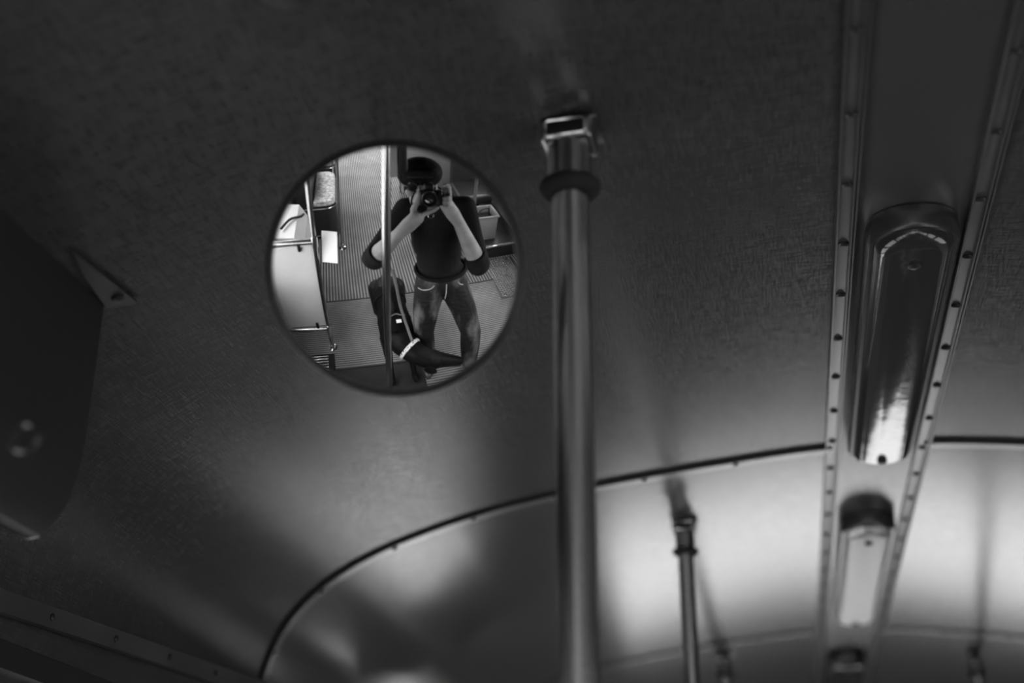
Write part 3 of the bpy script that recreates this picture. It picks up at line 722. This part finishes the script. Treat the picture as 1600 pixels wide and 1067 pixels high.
# ------------------------------------------------------------------ the dog
dog = thing('dog', (-.15, -.35, 0), 'black dog in a dark vest standing at his left leg, head turned aside', 'dog')
D = MB(); dx = -.015
def dv_(x, y, z): return Vector((x+dx, y, z))
D.chain([dv_(-.15, -.66, .485), dv_(-.15, -.48, .475), dv_(-.15, -.32, .465), dv_(-.15, -.2, .455)], [.098, .096, .108, .112])
D.ell(dv_(-.15, -.24, .40), (.092, .16, .125)); D.ell(dv_(-.15, -.67, .465), (.110, .105, .105))
D.chain([dv_(-.15, -.18, .47), dv_(-.125, -.07, .485), dv_(-.06, .01, .460), dv_(.01, .045, .43)], [.105, .092, .080, .072])
D.ell(dv_(.045, .05, .410), (.092, .075, .072), Matrix.Rotation(.35, 3, 'Y'))
D.chain([dv_(.09, .05, .395), dv_(.17, .045, .345), dv_(.245, .035, .298)], [.060, .050, .038]); D.ell(dv_(.262, .033, .297), (.026, .030, .024))
D.chain([dv_(.10, .045, .370), dv_(.22, .036, .288)], [.030, .018])
for s in (-1, 1):
    D.chain([dv_(-.15+.07*s, -.19, .42), dv_(-.15+.082*s, -.17, .30), dv_(-.145+.085*s, -.12, .15), dv_(-.14+.088*s, -.075, .045)], [.060, .036, .024, .021])
    D.chain([dv_(-.14+.088*s, -.075, .035), dv_(-.14+.09*s, -.035, .022)], [.026, .021])
    D.chain([dv_(-.15+.07*s, -.70, .44), dv_(-.15+.085*s, -.58, .31)], [.082, .05]); D.chain([dv_(-.15+.085*s, -.58, .31), dv_(-.15+.085*s, -.73, .17)], [.046, .024])
    D.chain([dv_(-.15+.085*s, -.73, .17), dv_(-.15+.085*s, -.70, .04)], [.024, .021]); D.chain([dv_(-.15+.085*s, -.70, .035), dv_(-.15+.085*s, -.655, .022)], [.025, .021])
D.chain([dv_(-.15, -.77, .50), dv_(-.16, -.84, .42), dv_(-.17, -.87, .28)], [.03, .02, .012])
do = D.build('body', M['fur'], dog); remesh(do, .0055, 3)
for v in do.data.vertices: v.co.z = max(v.co.z, .009)
for yy in (-.022, .124):
    e_ = MB(); e_.ell(dv_(.018, yy, .385), (.034, .011, .062), Matrix.Rotation(-.6, 3, 'Y')); e_.build('ear', M['fur'], dog)
for yy in (.012, .086): MB().ell(dv_(.098, yy, .432), (.008, .008, .008)).build('eye', M['lens'], dog)
MB().ell(dv_(.279, .032, .300), (.008, .014, .010)).build('nose', M['blackgloss'], dog)
# collar: a flat band round the neck
cc = dv_(-.092, -.028, .470); dn = (dv_(-.06, .01, .455)-dv_(-.125, -.07, .485)).normalized()
MB().lathe(cc, dn, [(.086, -.012), (.092, -.012), (.0935, 0), (.092, .012), (.086, .012), (.086, -.012)], 40).build('collar', M['collar'], dog)
# vest over the back, open below
V = MB(); rows = []
ts = [math.radians(t) for t in range(-112, 113, 8)]
for y, r in ((-.60, .106), (-.48, .108), (-.36, .116), (-.26, .123), (-.16, .122), (-.11, .115)):
    rows.append([V.bm.verts.new(dv_(-.15+math.sin(t)*r, y, .468+math.cos(t)*r*1.02)) for t in ts])
for i in range(len(rows)-1):
    for k in range(len(ts)-1): V.bm.faces.new((rows[i][k], rows[i+1][k], rows[i+1][k+1], rows[i][k+1]))
bmesh.ops.solidify(V.bm, geom=V.bm.faces[:], thickness=.006)
vo = V.build('vest', M['vest'], dog)
MB().box(dv_(-.132, -.19, .5955), (.034, .030, .003), bev=.0008).build('white_patch', M['paper'], vo)
for y in (-.50, -.30): MB().tube([dv_(-.15+math.sin(t)*.119, y, .468+math.cos(t)*.121) for t in [k*2*PI/40 for k in range(40)]], .006, 8, closed=True).build('strap', M['vest'], vo)
MB().tube(bez([dv_(-.20, -.25, .585), dv_(-.17, -.235, .612), dv_(-.14, -.25, .607), dv_(-.11, -.235, .606), dv_(-.08, -.25, .588)], 6), .0035, 8).build('cord', M['leash'], vo)
MB().tube([dv_(-.15, -.40, .59), dv_(-.15, -.38, .615), dv_(-.15, -.30, .615), dv_(-.15, -.28, .59)], .008, 8).build('handle', M['vest'], vo)
ls = thing('dog_leash', (-.1, -.1, .6), 'long grey leash running from his left arm to the dog collar', 'leash')
LP = bez([(-.175, -.085, 1.16), (-.155, -.10, .98), (-.135, -.12, .80), (-.105, -.09, .64), (-.085, -.03, .555)], 10)
MB().tube(LP, .0042, 8).build('webbing', M['leash'], ls)
MB().tube([p+Vector((-.008, .004, 0)) for p in LP], .0038, 8).build('webbing', M['leash'], ls)
MB().tube([Vector((-.085+.01*math.cos(t), -.03, .553+.01*math.sin(t))) for t in [k*2*PI/14 for k in range(14)]], .002, 6, closed=True).build('clip', M['chrome'], ls)
